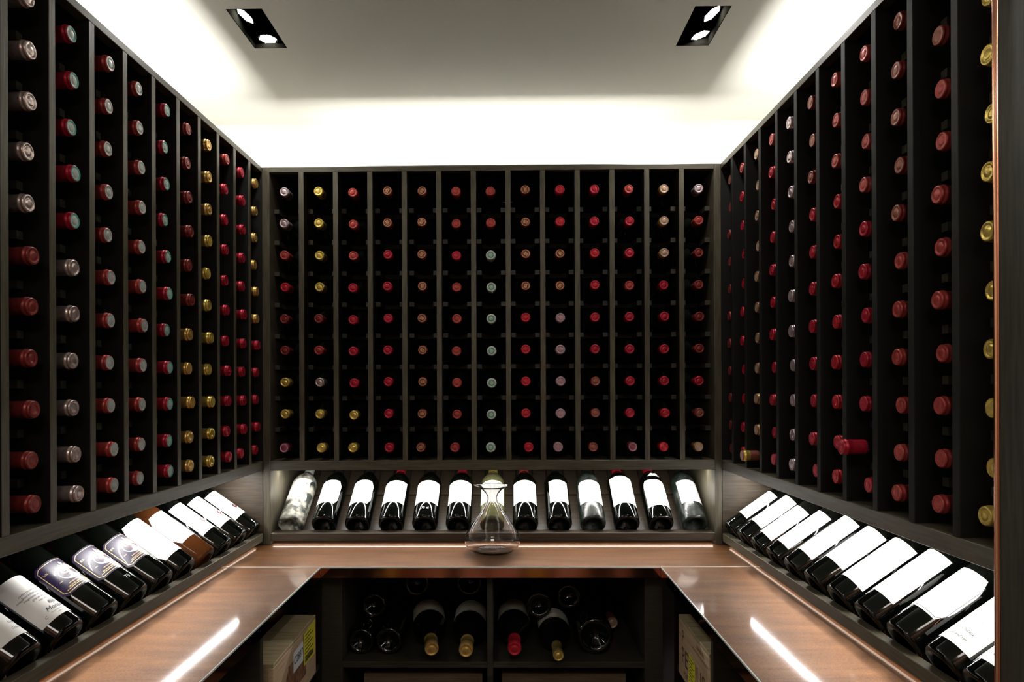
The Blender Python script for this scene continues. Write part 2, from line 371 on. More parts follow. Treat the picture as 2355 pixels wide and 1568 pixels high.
# ------------------------------------------------------------------ slanted display shelves
SA = math.radians(35); CA, SN = math.cos(SA), math.sin(SA)
def display(wall, label, u0, u1, wl):
    p0 = WALLS[wall]((u0 + u1) / 2, .1)
    dsp = thing('display_shelf', label, 'shelf', (p0[0], p0[1], LIPB + CH))
    lw = .047 if wall == 'back' else .021
    wbox('lip', wall, u0, u1, 0, lw, LIPB, LIPT, wl if wall == 'back' else WY, dsp, .0012)  # side lips in lighter wood: the light they catch is put into colour
    bm = bmesh.new()   # slanted board, w .047 -> .35
    L0, L1 = (.047, -.4728), (DEP, -.4728 + (DEP - .047) * math.tan(SA))
    if wall != 'back': L0, L1 = (.0300, -.4784), (DEP, -.4784 + (DEP - .030) * math.tan(SA))
    pts = [L0, L1, (L1[0], L1[1] - .014), (L0[0], L0[1] - .0)]
    pts = [(L0[0], L0[1]), (L1[0], L1[1]), (L1[0], L1[1] - .014), (L0[0], L0[1] - .006)]
    q0 = [bm.verts.new((*WALLS[wall](u0, a), b)) for a, b in pts]; q1 = [bm.verts.new((*WALLS[wall](u1, a), b)) for a, b in pts]
    bm.faces.new(q0); bm.faces.new(q1)
    for i in range(4): bm.faces.new((q0[i], q0[(i + 1) % 4], q1[(i + 1) % 4], q1[i]))
    bmesh.ops.recalc_face_normals(bm, faces=bm.faces[:])
    o = link('slanted_board', me_from_bm(bm), wl, dsp); o.location = Vector((0, 0, CH)) - dsp.location
    return dsp
def rests(wall, dsp, us, wl):
    """raised pads between the necks on the slanted board"""
    h = .0075
    for u in us:
        bm = bmesh.new()
        def P(u_, s, n_):
            w_ = (.060 if wall == 'back' else .0395) + s * CA - n_ * SN; v = (-.463 if wall == 'back' else -.4714) + s * SN + n_ * CA
            return (*WALLS[wall](u_, w_), v)
        s0, s1 = .175, .335; n0, n1 = .0005, .009
        c = [(u - h * 3.0, s0), (u + h * 3.0, s0), (u + h * 3.0, s1), (u - h * 3.0, s1)]
        a = [bm.verts.new(P(uu, ss, n0)) for uu, ss in c]; b = [bm.verts.new(P(uu, ss, n1)) for uu, ss in c]
        bm.faces.new(a); bm.faces.new(b)
        for i in range(4): bm.faces.new((a[i], a[(i + 1) % 4], b[(i + 1) % 4], b[i]))
        bmesh.ops.recalc_face_normals(bm, faces=bm.faces[:])
        bmesh.ops.bevel(bm, geom=bm.edges[:], offset=.001, segments=1, affect='EDGES')
        ctr = Vector(P(u, .25, 0)); bmesh.ops.translate(bm, vec=-ctr, verts=bm.verts)
        o = link('neck_pad', me_from_bm(bm), wl, dsp); o.location = ctr + Vector((0, 0, CH)) - dsp.location
dB_ = display('back', 'dark wooden slanted display shelf under the back rack', bx0, bx1, DX)
dL_ = display('left', 'dark wooden slanted display shelf under the left rack', .78, YB - .002, DY)
dR_ = display('right', 'dark wooden slanted display shelf under the right rack', .9085, YB - .002, DY)
rests('back', dB_, [XB0 + .008 + i * DB for i in range(12)], DX)
rests('left', dL_, [1.9537 - i * .1064 for i in range(10)], DY)
rests('right', dR_, [1.9543 - i * .10763 for i in range(9)], DY)
# end cheeks of the side displays (panels in the back corners)
for wall, par in (('left', dL_), ('right', dR_)):
    wbox('end_cheek', wall, YB, YB + .012, .001, DEP, LIPB - .008, YRB, DX, par)

# ------------------------------------------------------------------ LED strips
LEDM = M('led_light', (1, 1, 1), .5, emit=L_CHIP, ecol=(1.0, .97, .93))
COVEM = M('cove_light', (1, 1, 1), .5, emit=L_COVE, ecol=(1.0, .99, .95))
LIPM = M('warm_light', (1, 1, 1), .5, emit=L_LIP, ecol=(1.0, .86, .74))
LIPS = M('warm_light_side', (1, 1, 1), .5, emit=L_LIP * .45, ecol=(1.0, .80, .64))
def cove(wall, label, u0, u1, tilt=76):
    """tilted strip on top of the rack, facing up and back"""
    bm = bmesh.new(); a = math.radians(tilt); w0 = .055; v0 = YT + .020; hw = .007
    def P(u, t_, n_): return (*WALLS[wall](u, w0 + t_ * math.cos(a) + n_ * math.sin(a)), v0 + .008 - t_ * math.sin(a) + n_ * math.cos(a))
    c = [(-hw, 0), (hw, 0), (hw, -.004), (-hw, -.004)]
    q0 = [bm.verts.new(P(u0, *x)) for x in c]; q1 = [bm.verts.new(P(u1, *x)) for x in c]
    bm.faces.new(q0); bm.faces.new(q1)
    for i in range(4): bm.faces.new((q0[i], q0[(i + 1) % 4], q1[(i + 1) % 4], q1[i]))
    bmesh.ops.recalc_face_normals(bm, faces=bm.faces[:])
    ctr = Vector(P((u0 + u1) / 2, 0, 0)); bmesh.ops.translate(bm, vec=-ctr, verts=bm.verts)
    nn = Vector(P(0, 0, 1)) - Vector(P(0, 0, 0))
    bm.normal_update()
    for f in bm.faces: f.material_index = 1 if f.normal.dot(nn) > .9 else 0
    o = link('light_strip', me_from_bm(bm), [ALU, COVEM]); o.location = ctr + Vector((0, 0, CH)); tag(o, label, 'light')
cove('back', 'white light strip hidden on top of the back rack', XL - .02, XR + .02, 107)
cove('left', 'white light strip hidden on top of the left rack', .55, YB + .05)
cove('right', 'white light strip hidden on top of the right rack', .9085, YB + .05)
def chips(wall, label, u0, u1, w0, v, pitch, sz):
    p = WALLS[wall]((u0 + u1) / 2, w0)
    t = thing('light_strip', label, 'light', (p[0], p[1], v + CH))
    wbox('channel', wall, u0, u1, w0 - .005, w0 + .005, v - .002, v - .0003, ALU, t, 0)
    bm = bmesh.new(); n_ = int((u1 - u0) / pitch)
    for i in range(n_):
        u = u0 + pitch * (i + .5); a = WALLS[wall](u - sz / 2, w0 - sz / 2); b = WALLS[wall](u + sz / 2, w0 + sz / 2)
        x0, x1 = sorted((a[0], b[0])); y0, y1 = sorted((a[1], b[1])); z = v - .0024
        f = bm.faces.new([bm.verts.new(Vector(q) - Vector((p[0], p[1], v))) for q in ((x0, y0, z), (x0, y1, z), (x1, y1, z), (x1, y0, z))])
    o = link('led_chips', me_from_bm(bm), LEDM, t); o['kind'] = 'stuff'
chips('back', 'row of bright white lamps under the back rack, over the slanted bottles', bx0 + .01, bx1 - .01, .07, YRB, .0167, .0045)
chips('left', 'row of bright white lamps under the left rack, over the slanted bottles', 1.20, YB - .03, .066, YRB, .0167, .0045)
chips('right', 'row of bright white lamps under the right rack, over the slanted bottles', .915, YB - .03, .075, YRB, .0167, .0045)
def lipled(wall, label, u0, u1):
    wq = .010 if wall == 'back' else .012; a = WALLS[wall](u0, wq); b = WALLS[wall](u1, wq + .005)
    o = box('light_strip', a[0], b[0], a[1], b[1], LIPB - .0013, LIPB - .0002, LIPM if wall == 'back' else LIPS, bev=0); tag(o, label, 'light')
lipled('back', 'warm light strip under the lip of the back display shelf', bx0 + .004, bx1 - .004)
lipled('left', 'warm light strip under the lip of the left display shelf', .80, YB - .03)
lipled('right', 'warm light strip under the lip of the right display shelf', .915, YB - .03)

# ------------------------------------------------------------------ copper bench
MESH = M('copper_mesh_under_glass', (.80, .40, .24), .42, .8, coat=.5)
def mesh_mat(m):
    n, l, b = nodes(m)
    tc = n.new('ShaderNodeTexCoord')
    w1 = n.new('ShaderNodeTexWave'); w1.bands_direction = 'X'; w1.inputs['Scale'].default_value = 160
    w2 = n.new('ShaderNodeTexWave'); w2.bands_direction = 'Y'; w2.inputs['Scale'].default_value = 160
    mu = n.new('ShaderNodeMath'); mu.operation = 'ADD'
    l.new(tc.outputs['Object'], w1.inputs[0]); l.new(tc.outputs['Object'], w2.inputs[0])
    l.new(w1.outputs['Fac'], mu.inputs[0]); l.new(w2.outputs['Fac'], mu.inputs[1])
    no = n.new('ShaderNodeTexNoise'); no.inputs['Scale'].default_value = 5; no.inputs['Detail'].default_value = 3
    mp = n.new('ShaderNodeMapping'); mp.inputs['Scale'].default_value = (1, 6, 1)
    l.new(tc.outputs['Object'], mp.inputs[0]); l.new(mp.outputs[0], no.inputs['Vector'])
    n2 = n.new('ShaderNodeTexNoise'); n2.inputs['Scale'].default_value = 420; n2.inputs['Detail'].default_value = 2
    l.new(tc.outputs['Object'], n2.inputs['Vector'])
    mx = n.new('ShaderNodeMix'); mx.data_type = 'RGBA'; mx.inputs['A'].default_value = (.105, .038, .012, 1); mx.inputs['B'].default_value = (.27, .118, .040, 1)
    ad = n.new('ShaderNodeMath'); ad.operation = 'ADD'; sb = n.new('ShaderNodeMath'); sb.operation = 'MULTIPLY_ADD'
    l.new(no.outputs['Fac'], ad.inputs[0]); l.new(n2.outputs['Fac'], ad.inputs[1])
    l.new(ad.outputs[0], sb.inputs[0]); sb.inputs[1].default_value = 1.4; sb.inputs[2].default_value = -.9
    l.new(sb.outputs[0], mx.inputs['Factor']); l.new(mx.outputs['Result'], b.inputs['Base Color'])
    bp = n.new('ShaderNodeBump'); bp.inputs['Strength'].default_value = .25; bp.inputs['Distance'].default_value = .0006
    l.new(mu.outputs[0], bp.inputs['Height']); l.new(bp.outputs[0], b.inputs['Normal'])
mesh_mat(MESH)
XBL, XBR, YBF = -.5077, .4107, 1.7909
GEDGE = M('glass_edge', (.75, .78, .74), .15, 0, trans=.0, coat=1)
bt = thing('counter', 'U-shaped copper mesh counter with glassy top below the slanted bottles', 'counter', (0, YBF + .1, BEN - .03 + CH))
o = box('back_top', XL - .1, XR + .1, YBF + .0015, YB + .1, BEN - .003, BEN, MESH, bt)
o = box('side_top', XL - .1, XBL - .0015, .80, YBF - .0015, BEN - .003, BEN, MESH, bt)
o = box('side_top', XBR + .0015, XR + .1, .9085, YBF - .0015, BEN - .003, BEN, MESH, bt)
box('glass_seam', XL - .05, XBL, YBF - .0015, YBF + .0015, BEN - .02, BEN + .0006, GEDGE, bt, 0)
box('glass_seam', XBR, XR + .05, YBF - .0015, YBF + .0015, BEN - .02, BEN + .0006, GEDGE, bt, 0)
box('glass_edge', XBL, XBR, YBF - .0012, YBF + .0015, BEN - .003, BEN + .0004, GEDGE, bt, 0)
box('glass_edge', XBL - .0015, XBL + .0012, .80, YBF, BEN - .003, BEN + .0004, GEDGE, bt, 0)
box('glass_edge', XBR - .0012, XBR + .0015, .9085, YBF, BEN - .003, BEN + .0004, GEDGE, bt, 0)
FAS = M('copper_fascia', (.72, .34, .22), .10, 1.0)
add_n = add_noise(FAS, (.60, .27, .17), (.80, .40, .27), 9, (1, 1, 1), .08, 2, .3, .7, .0004)
box('fascia', XBL, XBR, YBF + .0015, YBF + .010, BEN - .0305, BEN - .0032, FAS, bt)
box('fascia', XBL - .010, XBL, .80, YBF + .010, BEN - .0305, BEN - .0032, FAS, bt)
box('fascia', XBR, XBR + .010, .9085, YBF + .010, BEN - .0305, BEN - .0032, FAS, bt)
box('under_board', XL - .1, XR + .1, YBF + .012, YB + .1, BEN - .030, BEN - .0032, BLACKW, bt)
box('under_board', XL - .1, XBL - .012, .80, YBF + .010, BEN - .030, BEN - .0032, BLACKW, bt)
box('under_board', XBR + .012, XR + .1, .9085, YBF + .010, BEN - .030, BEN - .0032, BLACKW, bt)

# ------------------------------------------------------------------ cabinets under the counter
SH = -.7625; CTOP = BEN - .0308; CF = 1.855
cb = thing('cabinet', 'open dark wooden cabinet with two bottle bays under the back counter', 'cabinet', (-.05, 2.0, -CH + CH))
def cbx(nm, *a, mat=CAB, par=None): return box(nm, *a, mat, par or cb)
cbx('jamb', -.533, -.4655, CF, CF + .02, -CH, CTOP)
cbx('jamb', .3795, .430, CF, CF + .02, -CH, CTOP)
cbx('side_panel', -.4835, -.4655, CF + .02, 2.36, -CH, CTOP)
cbx('side_panel', .3795, .3975, CF + .02, 2.36, -CH, CTOP)
cbx('partition', -.0600, -.0430, CF, 2.36, -CH, CTOP)
cbx('shelf', -.4655, -.0602, CF, 2.36, SH - .0165, SH)
cbx('shelf', -.0428, .3795, CF, 2.36, SH - .0165, SH)
cbx('shelf', -.4655, -.0602, CF, 2.36, -1.12, -1.10)
cbx('shelf', -.0428, .3795, CF, 2.36, -1.12, -1.10)
cbx('back_panel', -.4835, .3975, 2.36, 2.37, -CH, CTOP, mat=BLACKW)
for nm, s, xf, divs, lab, y0 in (('cabinet', -1, -.522, (1.389, .99), 'open dark wooden cabinet holding the labelled crate under the left counter', .84),
                       ('cabinet', 1, .460, (1.500, 1.10), 'open dark wooden cabinet holding the crate with yellow sticker under the right counter', .9085)):
    xo = XL - .08 if s < 0 else XR + .08
    cs = thing(nm, lab, 'cabinet', ((xf + xo) / 2, 1.4, 0))
    for dv in divs: box('partition', xf, xo, dv, dv + .017, -CH, CTOP, CAB, cs)
    box('shelf', xf + s * .006, xo, y0, 1.845, SH - .0165, SH, CAB, cs)
    box('shelf', xf + s * .006, xo, y0, 1.845, -1.12, -1.10, CAB, cs)
    box('back_panel', xo, xo + s * .01, y0, 1.845, -CH, CTOP, BLACKW, cs)
    box('end_panel', xf, xo, 1.845, 1.852, -CH, CTOP, BLACKW, cs)

# ------------------------------------------------------------------ text and labels
INK = M('black_ink', (.03, .028, .03), .6); GINK = M('gold_ink', (.75, .55, .28), .35, .5); RINK = M('red_ink', (.07, .005, .010), .5); PINK = M('pale_ink', (.30, .20, .20), .6)
BINK = M('brown_ink', (.14, .045, .02), .7); GREYINK = M('grey_ink', (.38, .36, .38), .6)
PAPER = M('label_paper', (.86, .85, .83), .6); PURPLE = M('purple_black_paper', (.008, .0035, .024), .35, coat=.25); CREAM = M('cream_paper', (.55, .53, .45), .6)
add_noise(CREAM, (.45, .43, .36), (.56, .54, .46), 30)
YELL = M('yellow_paper', (.80, .72, .05), .55); WPAP = M('white_sticker', (.75, .77, .80), .55)
dg = None
def text_mesh(s, size, italic=False):
    """flat mesh of the words, centred, as (verts, faces)"""
    cu = bpy.data.curves.new('t', 'FONT'); cu.body = s; cu.size = size; cu.align_x = 'CENTER'; cu.align_y = 'CENTER'; cu.resolution_u = 2
    if italic: cu.shear = .35
    o = bpy.data.objects.new('t', cu); COL.objects.link(o)
    d = bpy.context.evaluated_depsgraph_get(); me = bpy.data.meshes.new_from_object(o.evaluated_get(d))
    v = [x.co.copy() for x in me.vertices]; f = [tuple(p.vertices) for p in me.polygons]
    bpy.data.objects.remove(o); bpy.data.meshes.remove(me); bpy.data.curves.remove(cu)
    return v, f
def cyl_pt(a, s, r):
    """a: arc length round the bottle from the label centre (label centre faces local +y), s: height along axis"""
    t_ = a / r; return (-r * math.sin(t_), r * math.cos(t_), s)
class Patch:
    """collects flat shapes in label space (a, s) and wraps them on radius r"""
    def __init__(s): s.bm = bmesh.new()
    def grid(s, s0, s1, half, r, mi=0, na=18, ns=10):
        rows = []
        for j in range(ns + 1):
            ss = s0 + (s1 - s0) * j / ns; h = half((ss - s0) / (s1 - s0))
            rows.append([s.bm.verts.new(cyl_pt(-h + 2 * h * i / na, ss, r)) for i in range(na + 1)])
        for j in range(ns):
            for i in range(na):
                f = s.bm.faces.new((rows[j][i + 1], rows[j][i], rows[j + 1][i], rows[j + 1][i + 1])); f.material_index = mi; f.smooth = True
    def words(s, txt, size, a, ss, r, mi, italic=False, rot=0, sx=1):
        v, f = text_mesh(txt, size, italic); c, n = math.cos(rot), math.sin(rot)
        # words read with their top towards the neck (+s)
        vs = [s.bm.verts.new(cyl_pt(a + (p.x * sx * c - p.y * n), ss + (p.x * sx * n + p.y * c), r)) for p in v]
        for q in f:
            try: ff = s.bm.faces.new([vs[i] for i in q]); ff.material_index = mi
            except ValueError: pass
    def line(s, a0, s0, a1, s1, wd, r, mi):
        L = math.hypot(a1 - a0, s1 - s0); n_ = max(1, int(L / .004)); nx, ny = -(s1 - s0) / L * wd / 2, (a1 - a0) / L * wd / 2
        pr = None
        for i in range(n_ + 1):
            t_ = i / n_; a = a0 + (a1 - a0) * t_; q = s0 + (s1 - s0) * t_
            cur = (s.bm.verts.new(cyl_pt(a + nx, q + ny, r)), s.bm.verts.new(cyl_pt(a - nx, q - ny, r)))
            if pr: f = s.bm.faces.new((pr[0], pr[1], cur[1], cur[0])); f.material_index = mi
            pr = cur
    def disc(s, a, ss, rad, r, mi, sq=1.0, n=20):
        c = s.bm.verts.new(cyl_pt(a, ss, r)); v = [s.bm.verts.new(cyl_pt(a + rad * math.cos(2 * PI * i / n), ss + rad * sq * math.sin(2 * PI * i / n), r)) for i in range(n)]
        for i in range(n): f = s.bm.faces.new((c, v[i], v[(i + 1) % n])); f.material_index = mi
    def poly(s, pts, r, mi):
        f = s.bm.faces.new([s.bm.verts.new(cyl_pt(a, q, r)) for a, q in pts]); f.material_index = mi
    def done(s, mats, remap=None):
        if remap:
            for v in s.bm.verts: v.co.z = remap(v.co.z)
        bmesh.ops.recalc_face_normals(s.bm, faces=s.bm.faces[:])
        me = bpy.data.meshes.new('label'); s.bm.to_mesh(me); s.bm.free()
        for m_ in mats: me.materials.append(m_)
        return me
DR = .0405
def rect(h): return lambda t_: h
def octo(h, cut=.18): return lambda t_: h - .010 * max(0, 1 - min(t_, 1 - t_) / cut)
def arch(h): return lambda t_: h * (1 if t_ < .8 else math.sqrt(max(0.02, 1 - ((t_ - .8) / .205) ** 2)) * .25 + .75)
def label_plain(s0=.067, s1=.172, half=None, frame=False, top=None):
    p = Patch(); half = half or rect(.046); r = DR + .0004
    p.grid(s0, s1, half, r)
    if frame:
        h = half(.5) - .003; q = s0 + .004; e = s1 - .004; c = .009
        for a, b in (((-h, q + c), (-h, e - c)), ((h, q + c), (h, e - c)), ((-h + c, q), (h - c, q)), ((-h + c, e), (h - c, e)), ((-h, q + c), (-h + c, q)), ((h, q + c), (h - c, q)), ((-h, e - c), (-h + c, e)), ((h, e - c), (h - c, e))):
            p.line(*a, *b, .0008, r + .0003, 1)
    if top == 'cloud':
        for a, q, rd in ((0, .186, .011), (-.014, .182, .009), (.014, .183, .009), (-.006, .192, .008), (.007, .192, .008)): p.disc(a, q, rd, .0398, 0)
    return p
WPm = {}
def plain(key, *a, **k):
    if key not in WPm: WPm[key] = label_plain(*a, **k).done([PAPER, INK])
    return WPm[key]
def lab_manuscript():
    p = label_plain(.050, .158, rect(.047)); r = DR + .0008
    p.words('C', .007, -.030, .060, r, 1, True); p.words('Mouton', .013, .0, .0705, r, 1, True)
    p.words('CHATEAU', .004, .022, .088, r, 1); p.words('tout en bouteilles au chateau', .0038, .004, .0625, r, 1); p.words('appellation controlee', .003, .004, .0575, r, 1)
    for i, wd in enumerate(('cette recolte a produit', 'bouteilles bordelaises', 'magnums et jeroboams', 'grands formats', 'ceci est la')):
        p.words(wd, .0062, -.002, .120 - .0065 * i, r, 1, True)
    p.words('Rothschild', .008, .012, .082, r, 1, True); p.words('vintage', .005, -.034, .112, r, 1, True); p.disc(.004, .083, .008, r - .0002, 2, .7)
    return p.done([PAPER, INK, GREYINK], lambda z: z - .020)
def lab_purple():
    p = Patch(); r = DR + .0004; p.grid(.068, .168, lambda t_: .048 - .008 * max(0, 1 - min(t_, 1 - t_) / .1), r, 0)
    r += .0004; h, q, e, c = .043, .073, .163, .007
    def frame(h, q, e, c, w_):
        for a, b in (((-h, q + c), (-h, e - c)), ((h, q + c), (h, e - c)), ((-h + c, q), (h - c, q)), ((-h + c, e), (h - c, e)), ((-h, q + c), (-h + c, q)), ((h, q + c), (h - c, q)), ((-h, e - c), (-h + c, e)), ((h, e - c), (h - c, e))):
            p.line(*a, *b, w_, r, 1)
    frame(h, q, e, c, .0013)
    p.line(-.036, .0795, .036, .0795, .0012, r, 1)
    p.words('GRAND VIN DE BORDEAUX', .0048, 0, .0835, r, 1); p.words('APPELLATION CONTROLEE', .0038, 0, .0905, r, 1)
    p.disc(0, .117, .0235, r, 2, .95, 28)                 # shield with towers
    for a, w_, t_ in ((-.014, .004, .137), (-.007, .005, .145), (0, .006, .153), (.008, .005, .146), (.015, .004, .138)):
        p.poly(((a - w_ / 2, .122), (a + w_ / 2, .122), (a + w_ / 2, t_ - .005), (a, t_), (a - w_ / 2, t_ - .005)), r + .0002, 1)
    for i, wd in enumerate(('PREMIER', 'GRAND CRU', 'CLASSE')): p.words(wd, .0058, .002, .121 - .0065 * i, r + .0003, 3)
    p.words('%%', .007, -.036, .142, r, 1); p.words('~', .012, -.030, .105, r, 1); p.words('~', .012, .030, .105, r, 1)
    return p.done([PURPLE, GINK, PAPER, BINK], lambda z: .066 + (z - .068) * .80)
def lab_red_seal():
    p = label_plain(.058, .172, rect(.043)); r = DR + .0008
    p.words('PETRUS', .014, 0, .116, r, 1); p.disc(0, .094, .0085, r, 2); p.words('P', .010, 0, .094, r + .0003, 0)
    p.words('POMEROL', .006, 0, .078, r, 3); p.words('appellation controlee', .0035, 0, .070, r, 3); p.words('GRAND VIN', .005, 0, .142, r, 3); p.disc(0, .155, .007, r, 3, .8)
    return p.done([PAPER, PINK, RINK, GREYINK])
def lab_script():
    p = label_plain(.050, .172, rect(.046)); r = DR + .0008
    p.words('Grand vin', .007, .012, .066, r, 1, True); p.words('Chateau', .007, .016, .080, r, 1, True); p.words('cru classe', .005, .012, .104, r, 1, True)
    return p.done([PAPER, INK], lambda z: z - .020)
def lab_smudge():
    p = label_plain(.040, .172, rect(.045)); r = DR + .0008
    for a, q, rd in ((-.004, .075, .004), (.003, .079, .0045), (-.001, .084, .003), (.008, .074, .003)): p.disc(a, q, rd, r, 1, .6, 9)
    return p.done([PAPER, GREYINK])

disp_me = lathe([(0, .024), (.012, .020), (.024, .006), (.031, .0005), (.0355, .0), (.039, .003), (DR, .008), (DR, .180), (.0395, .190), (.035, .204), (.026, .219), (.0175, .230), (.0155, .238), (.0148, .262), (.0148, .286)], 40)
GL2 = M('display_glass', (.0008, .0012, .0008), .05, spec=.5)
GDUST = M('dusty_glass', (.05, .055, .05), .25); add_noise(GDUST, (.008, .012, .009), (.05, .055, .05), 22, (1, 1, 1), 0, 5, .45, .75)
GSILT = M('silty_glass', (.2, .2, .17), .5); add_noise(GSILT, (.02, .025, .022), (.36, .35, .29), 45, (1, 1, 1), .3, 8, .40, .62)
AMB = M('amber_glass', (.075, .024, .007), .05, trans=.4, ior=1.2); OLV = M('olive_glass', (.07, .07, .03), .05, spec=.7)
DM = {}
def disp_glass(m):
    if m.name not in DM:
        me = disp_me.copy(); me.materials.clear(); me.materials.append(m); DM[m.name] = me
    return DM[m.name]
DCAP = {}
def disp_cap(kind):
    kind = 'black' if kind == 'dark' else kind
    if kind not in DCAP:
        me = lathe([(.0163, .2345), (.0158, .243), (.0152, .286), (.0162, .288), (.0162, .294), (.0152, .296), (.0152, .3195), (.0135, .3205), (0, .3205)], 24)
        me.materials.append(CM[kind]); DCAP[kind] = me
    return DCAP[kind]
def disp_bottle(wall, u, label, lab, glass=GL2, cap='dark', spin=0.0, capshort=True, group=None, nm='display_bottle', ds=0.0):
    w_, v = (.0367, -.430) if wall == 'back' else (.0160, -.438)
    d2 = {'back': Vector((0, CA, SN)), 'left': Vector((-CA, 0, SN)), 'right': Vector((CA, 0, SN))}[wall]
    nrm = {'back': Vector((0, -SN, CA)), 'left': Vector((SN, 0, CA)), 'right': Vector((-SN, 0, CA))}[wall]
    xa = nrm.cross(d2); R3 = Matrix((xa, nrm, d2)).transposed() @ Matrix.Rotation(spin, 3, 'Z')
    b = bpy.data.objects.new(nm, disp_glass(glass)); COL.objects.link(b)
    place(b, Vector((*WALLS[wall](u, w_), v + CH)), R3); tag(b, label, 'bottle', group)
    c = bpy.data.objects.new('capsule', disp_cap(cap)); COL.objects.link(c); c.parent = b; 
    if lab is not None:
        q = bpy.data.objects.new('paper_label', lab); COL.objects.link(q); q.parent = b
    return b
gB = 'bottles on the back display shelf'
rl = plain('rect', .067, .165); ocf = plain('octf', .064, .168, octo(.046), True); nar = plain('nar', .067, .166, rect(.034)); ar = plain('arch', .067, .165, arch(.045)); tall = plain('tall', .060, .185, rect(.047)); cl = plain('cloud', .050, .168, arch(.043), False, 'cloud')
torn = Patch(); torn.grid(.085, .178, lambda t_: .036 + .006 * math.sin(t_ * 23) * math.cos(t_ * 9), DR + .0004); SILTP = M('silty_paper', (.7, .68, .6), .7); add_noise(SILTP, (.18, .17, .14), (.80, .78, .70), 60, (1, 1, 1), 0, 8, .32, .46); torn = torn.done([SILTP, INK])
rows = [
 ('silt-covered old bottle with a crumbling label, leftmost on the back display shelf', torn, GSILT, 'white', -.05),
 ('bottle with white cut-corner framed label, next to the silt-covered bottle', ocf, GL2, 'dark', -.30),
 ('bottle with white framed label, third from left on the back display shelf', ocf, GL2, 'dark', -.28),
 ('red-necked bottle with plain white label, fourth from left on back display shelf', rl, GL2, 'red', -.15),
 ('dark-necked bottle with raised glass lettering, fifth from left on back display shelf', rl, GL2, 'dark', 0),
 ('red-necked white-labelled bottle just left of the glass decanter', rl, GL2, 'red', 0),
 ('olive glass bottle with white label standing directly behind the decanter', rl, OLV, 'gold', 0),
 ('dusty-shouldered white-labelled bottle just right of the glass decanter', rl, GL2, 'dull', 0),
 ('dusty bottle with narrow white label, second right of the decanter', nar, GL2, 'dark', .12),
 ('bottle with cobwebbed shoulder and white label, third right of the decanter', ar, GDUST, 'dark', .06),
 ('red-necked bottle with tall white label, third from right on back display shelf', tall, GL2, 'red', .10),
 ('bottle with white cloud-shaped emblem above its label, second from right on back shelf', cl, GL2, 'red', .12),
 ('dusty bottle with low white label, rightmost on the back display shelf', rl, GDUST, 'dark', .28)]
GRAV = Patch(); GRAV.words('75 cl', .013, 0, .040, DR + .0004, 0); FROST = M('raised_glass', (.25, .27, .24), .3); GRAV = GRAV.done([FROST])
def engrave(b): q = bpy.data.objects.new('raised_lettering', GRAV); COL.objects.link(q); q.parent = b
for j, (lb, la, gl, cp, sp) in enumerate(rows): _b = disp_bottle('back', XB0 - .0455 + j * .1062 + .004, lb, la, gl, cp, sp, group=gB)
engrave([o for o in COL.objects if o.get('label') == rows[4][0]][0])
rs = lab_red_seal(); pu = lab_purple(); mo = lab_manuscript(); scp = lab_script(); sm = lab_smudge()
gL = 'bottles on the left display shelf'; gR = 'bottles on the right display shelf'
lrows = [
 ('bottle with red seal label at the back corner end of the left display', rs, GL2, 'red', -.02),
 ('middle one of three bottles with red seal labels on the left display', rs, GL2, 'red', -.02),
 ('red seal labelled bottle right beside the amber bottle', rs, GL2, 'red', 0),
 ('amber glass bottle with white cut-corner label on the left display', ocf, AMB, 'orange', -.10),
 ('dark bottle with large white framed eight-sided label, beside the amber bottle', plain('octL', .043, .170, octo(.050, .22), True), GL2, 'dark', -.12),
 ('purple-labelled gold crest bottle, nearest the white eight-sided label', pu, GL2, 'red', -.10),
 ('middle one of three bottles with purple and gold crest labels', pu, GL2, 'red', -.02),
 ('purple-labelled gold crest bottle beside the handwritten white label', pu, GL2, 'red', -.02),
 ('bottle with purple shoulder and handwritten white label, near left display end', mo, GL2, 'crim', 0),
 ('white-labelled bottle cut off at the left edge of the picture', scp, GL2, 'dark', 0)]
for k, (lb, la, gl, cp, sp) in enumerate(lrows): disp_bottle('left', 2.0075 - k * .1064 - .002, lb, la, gl, cp, sp, group=gL)
engrave([o for o in COL.objects if o.get('label') == lrows[6][0]][0])
wl_ = plain('wideR', .052, .172, rect(.044)); wl2 = plain('wideR2', .034, .155, rect(.044)); nr_ = plain('narR', .055, .165, rect(.036)); nr2 = plain('narR2', .036, .165, rect(.036))
PB = Patch(); PB.grid(.060, .174, rect(.049), DR + .0004); PB = PB.done([PAPER, INK])
rrows = [
 ('small-labelled white bottle at the back corner end of the right display', nr_, GL2, 'dark', .05),
 ('white-labelled bottle second from the back corner on the right display', wl_, GL2, 'dark', .02),
 ('white-labelled bottle third from the back corner on the right display', wl2, GL2, 'dull', 0),
 ('narrow white label bottle with glass streak, fourth from the back corner, right display', nr2, GL2, 'dark', .12),
 ('torn-topped white label bottle, fifth from the back corner on the right display', plain('w5', .044, .178, rect(.042)), GL2, 'dark', .05),
 ('wide bottle with plain white label, sixth from the back corner, right display', PB, GL2, 'dull', 0),
 ('white label bottle with grey smudged drawing on the right display', sm, GL2, 'crim', .12),
 ('tall narrow white label bottle between smudged and eight-sided labels, right display', plain('w8', .045, .176, rect(.038)), GL2, 'dark', .10),
 ('bottle with white eight-sided label on the right display', plain('octR', .056, .165, octo(.050, .24), True), GL2, 'dark', -.05),
 ('bottle with white label and black handwriting near the right end panel', scp, GL2, 'dark', -.05),
 ('dark bottle base nearest the camera beside the right end panel', scp, GL2, 'dark', 0)]
for k, (lb, la, gl, cp, sp) in enumerate(rrows): disp_bottle('right', 2.0077 - k * .10763 - .002 + (.021 if k == 10 else 0), lb, la, gl, cp, sp, group=gR)

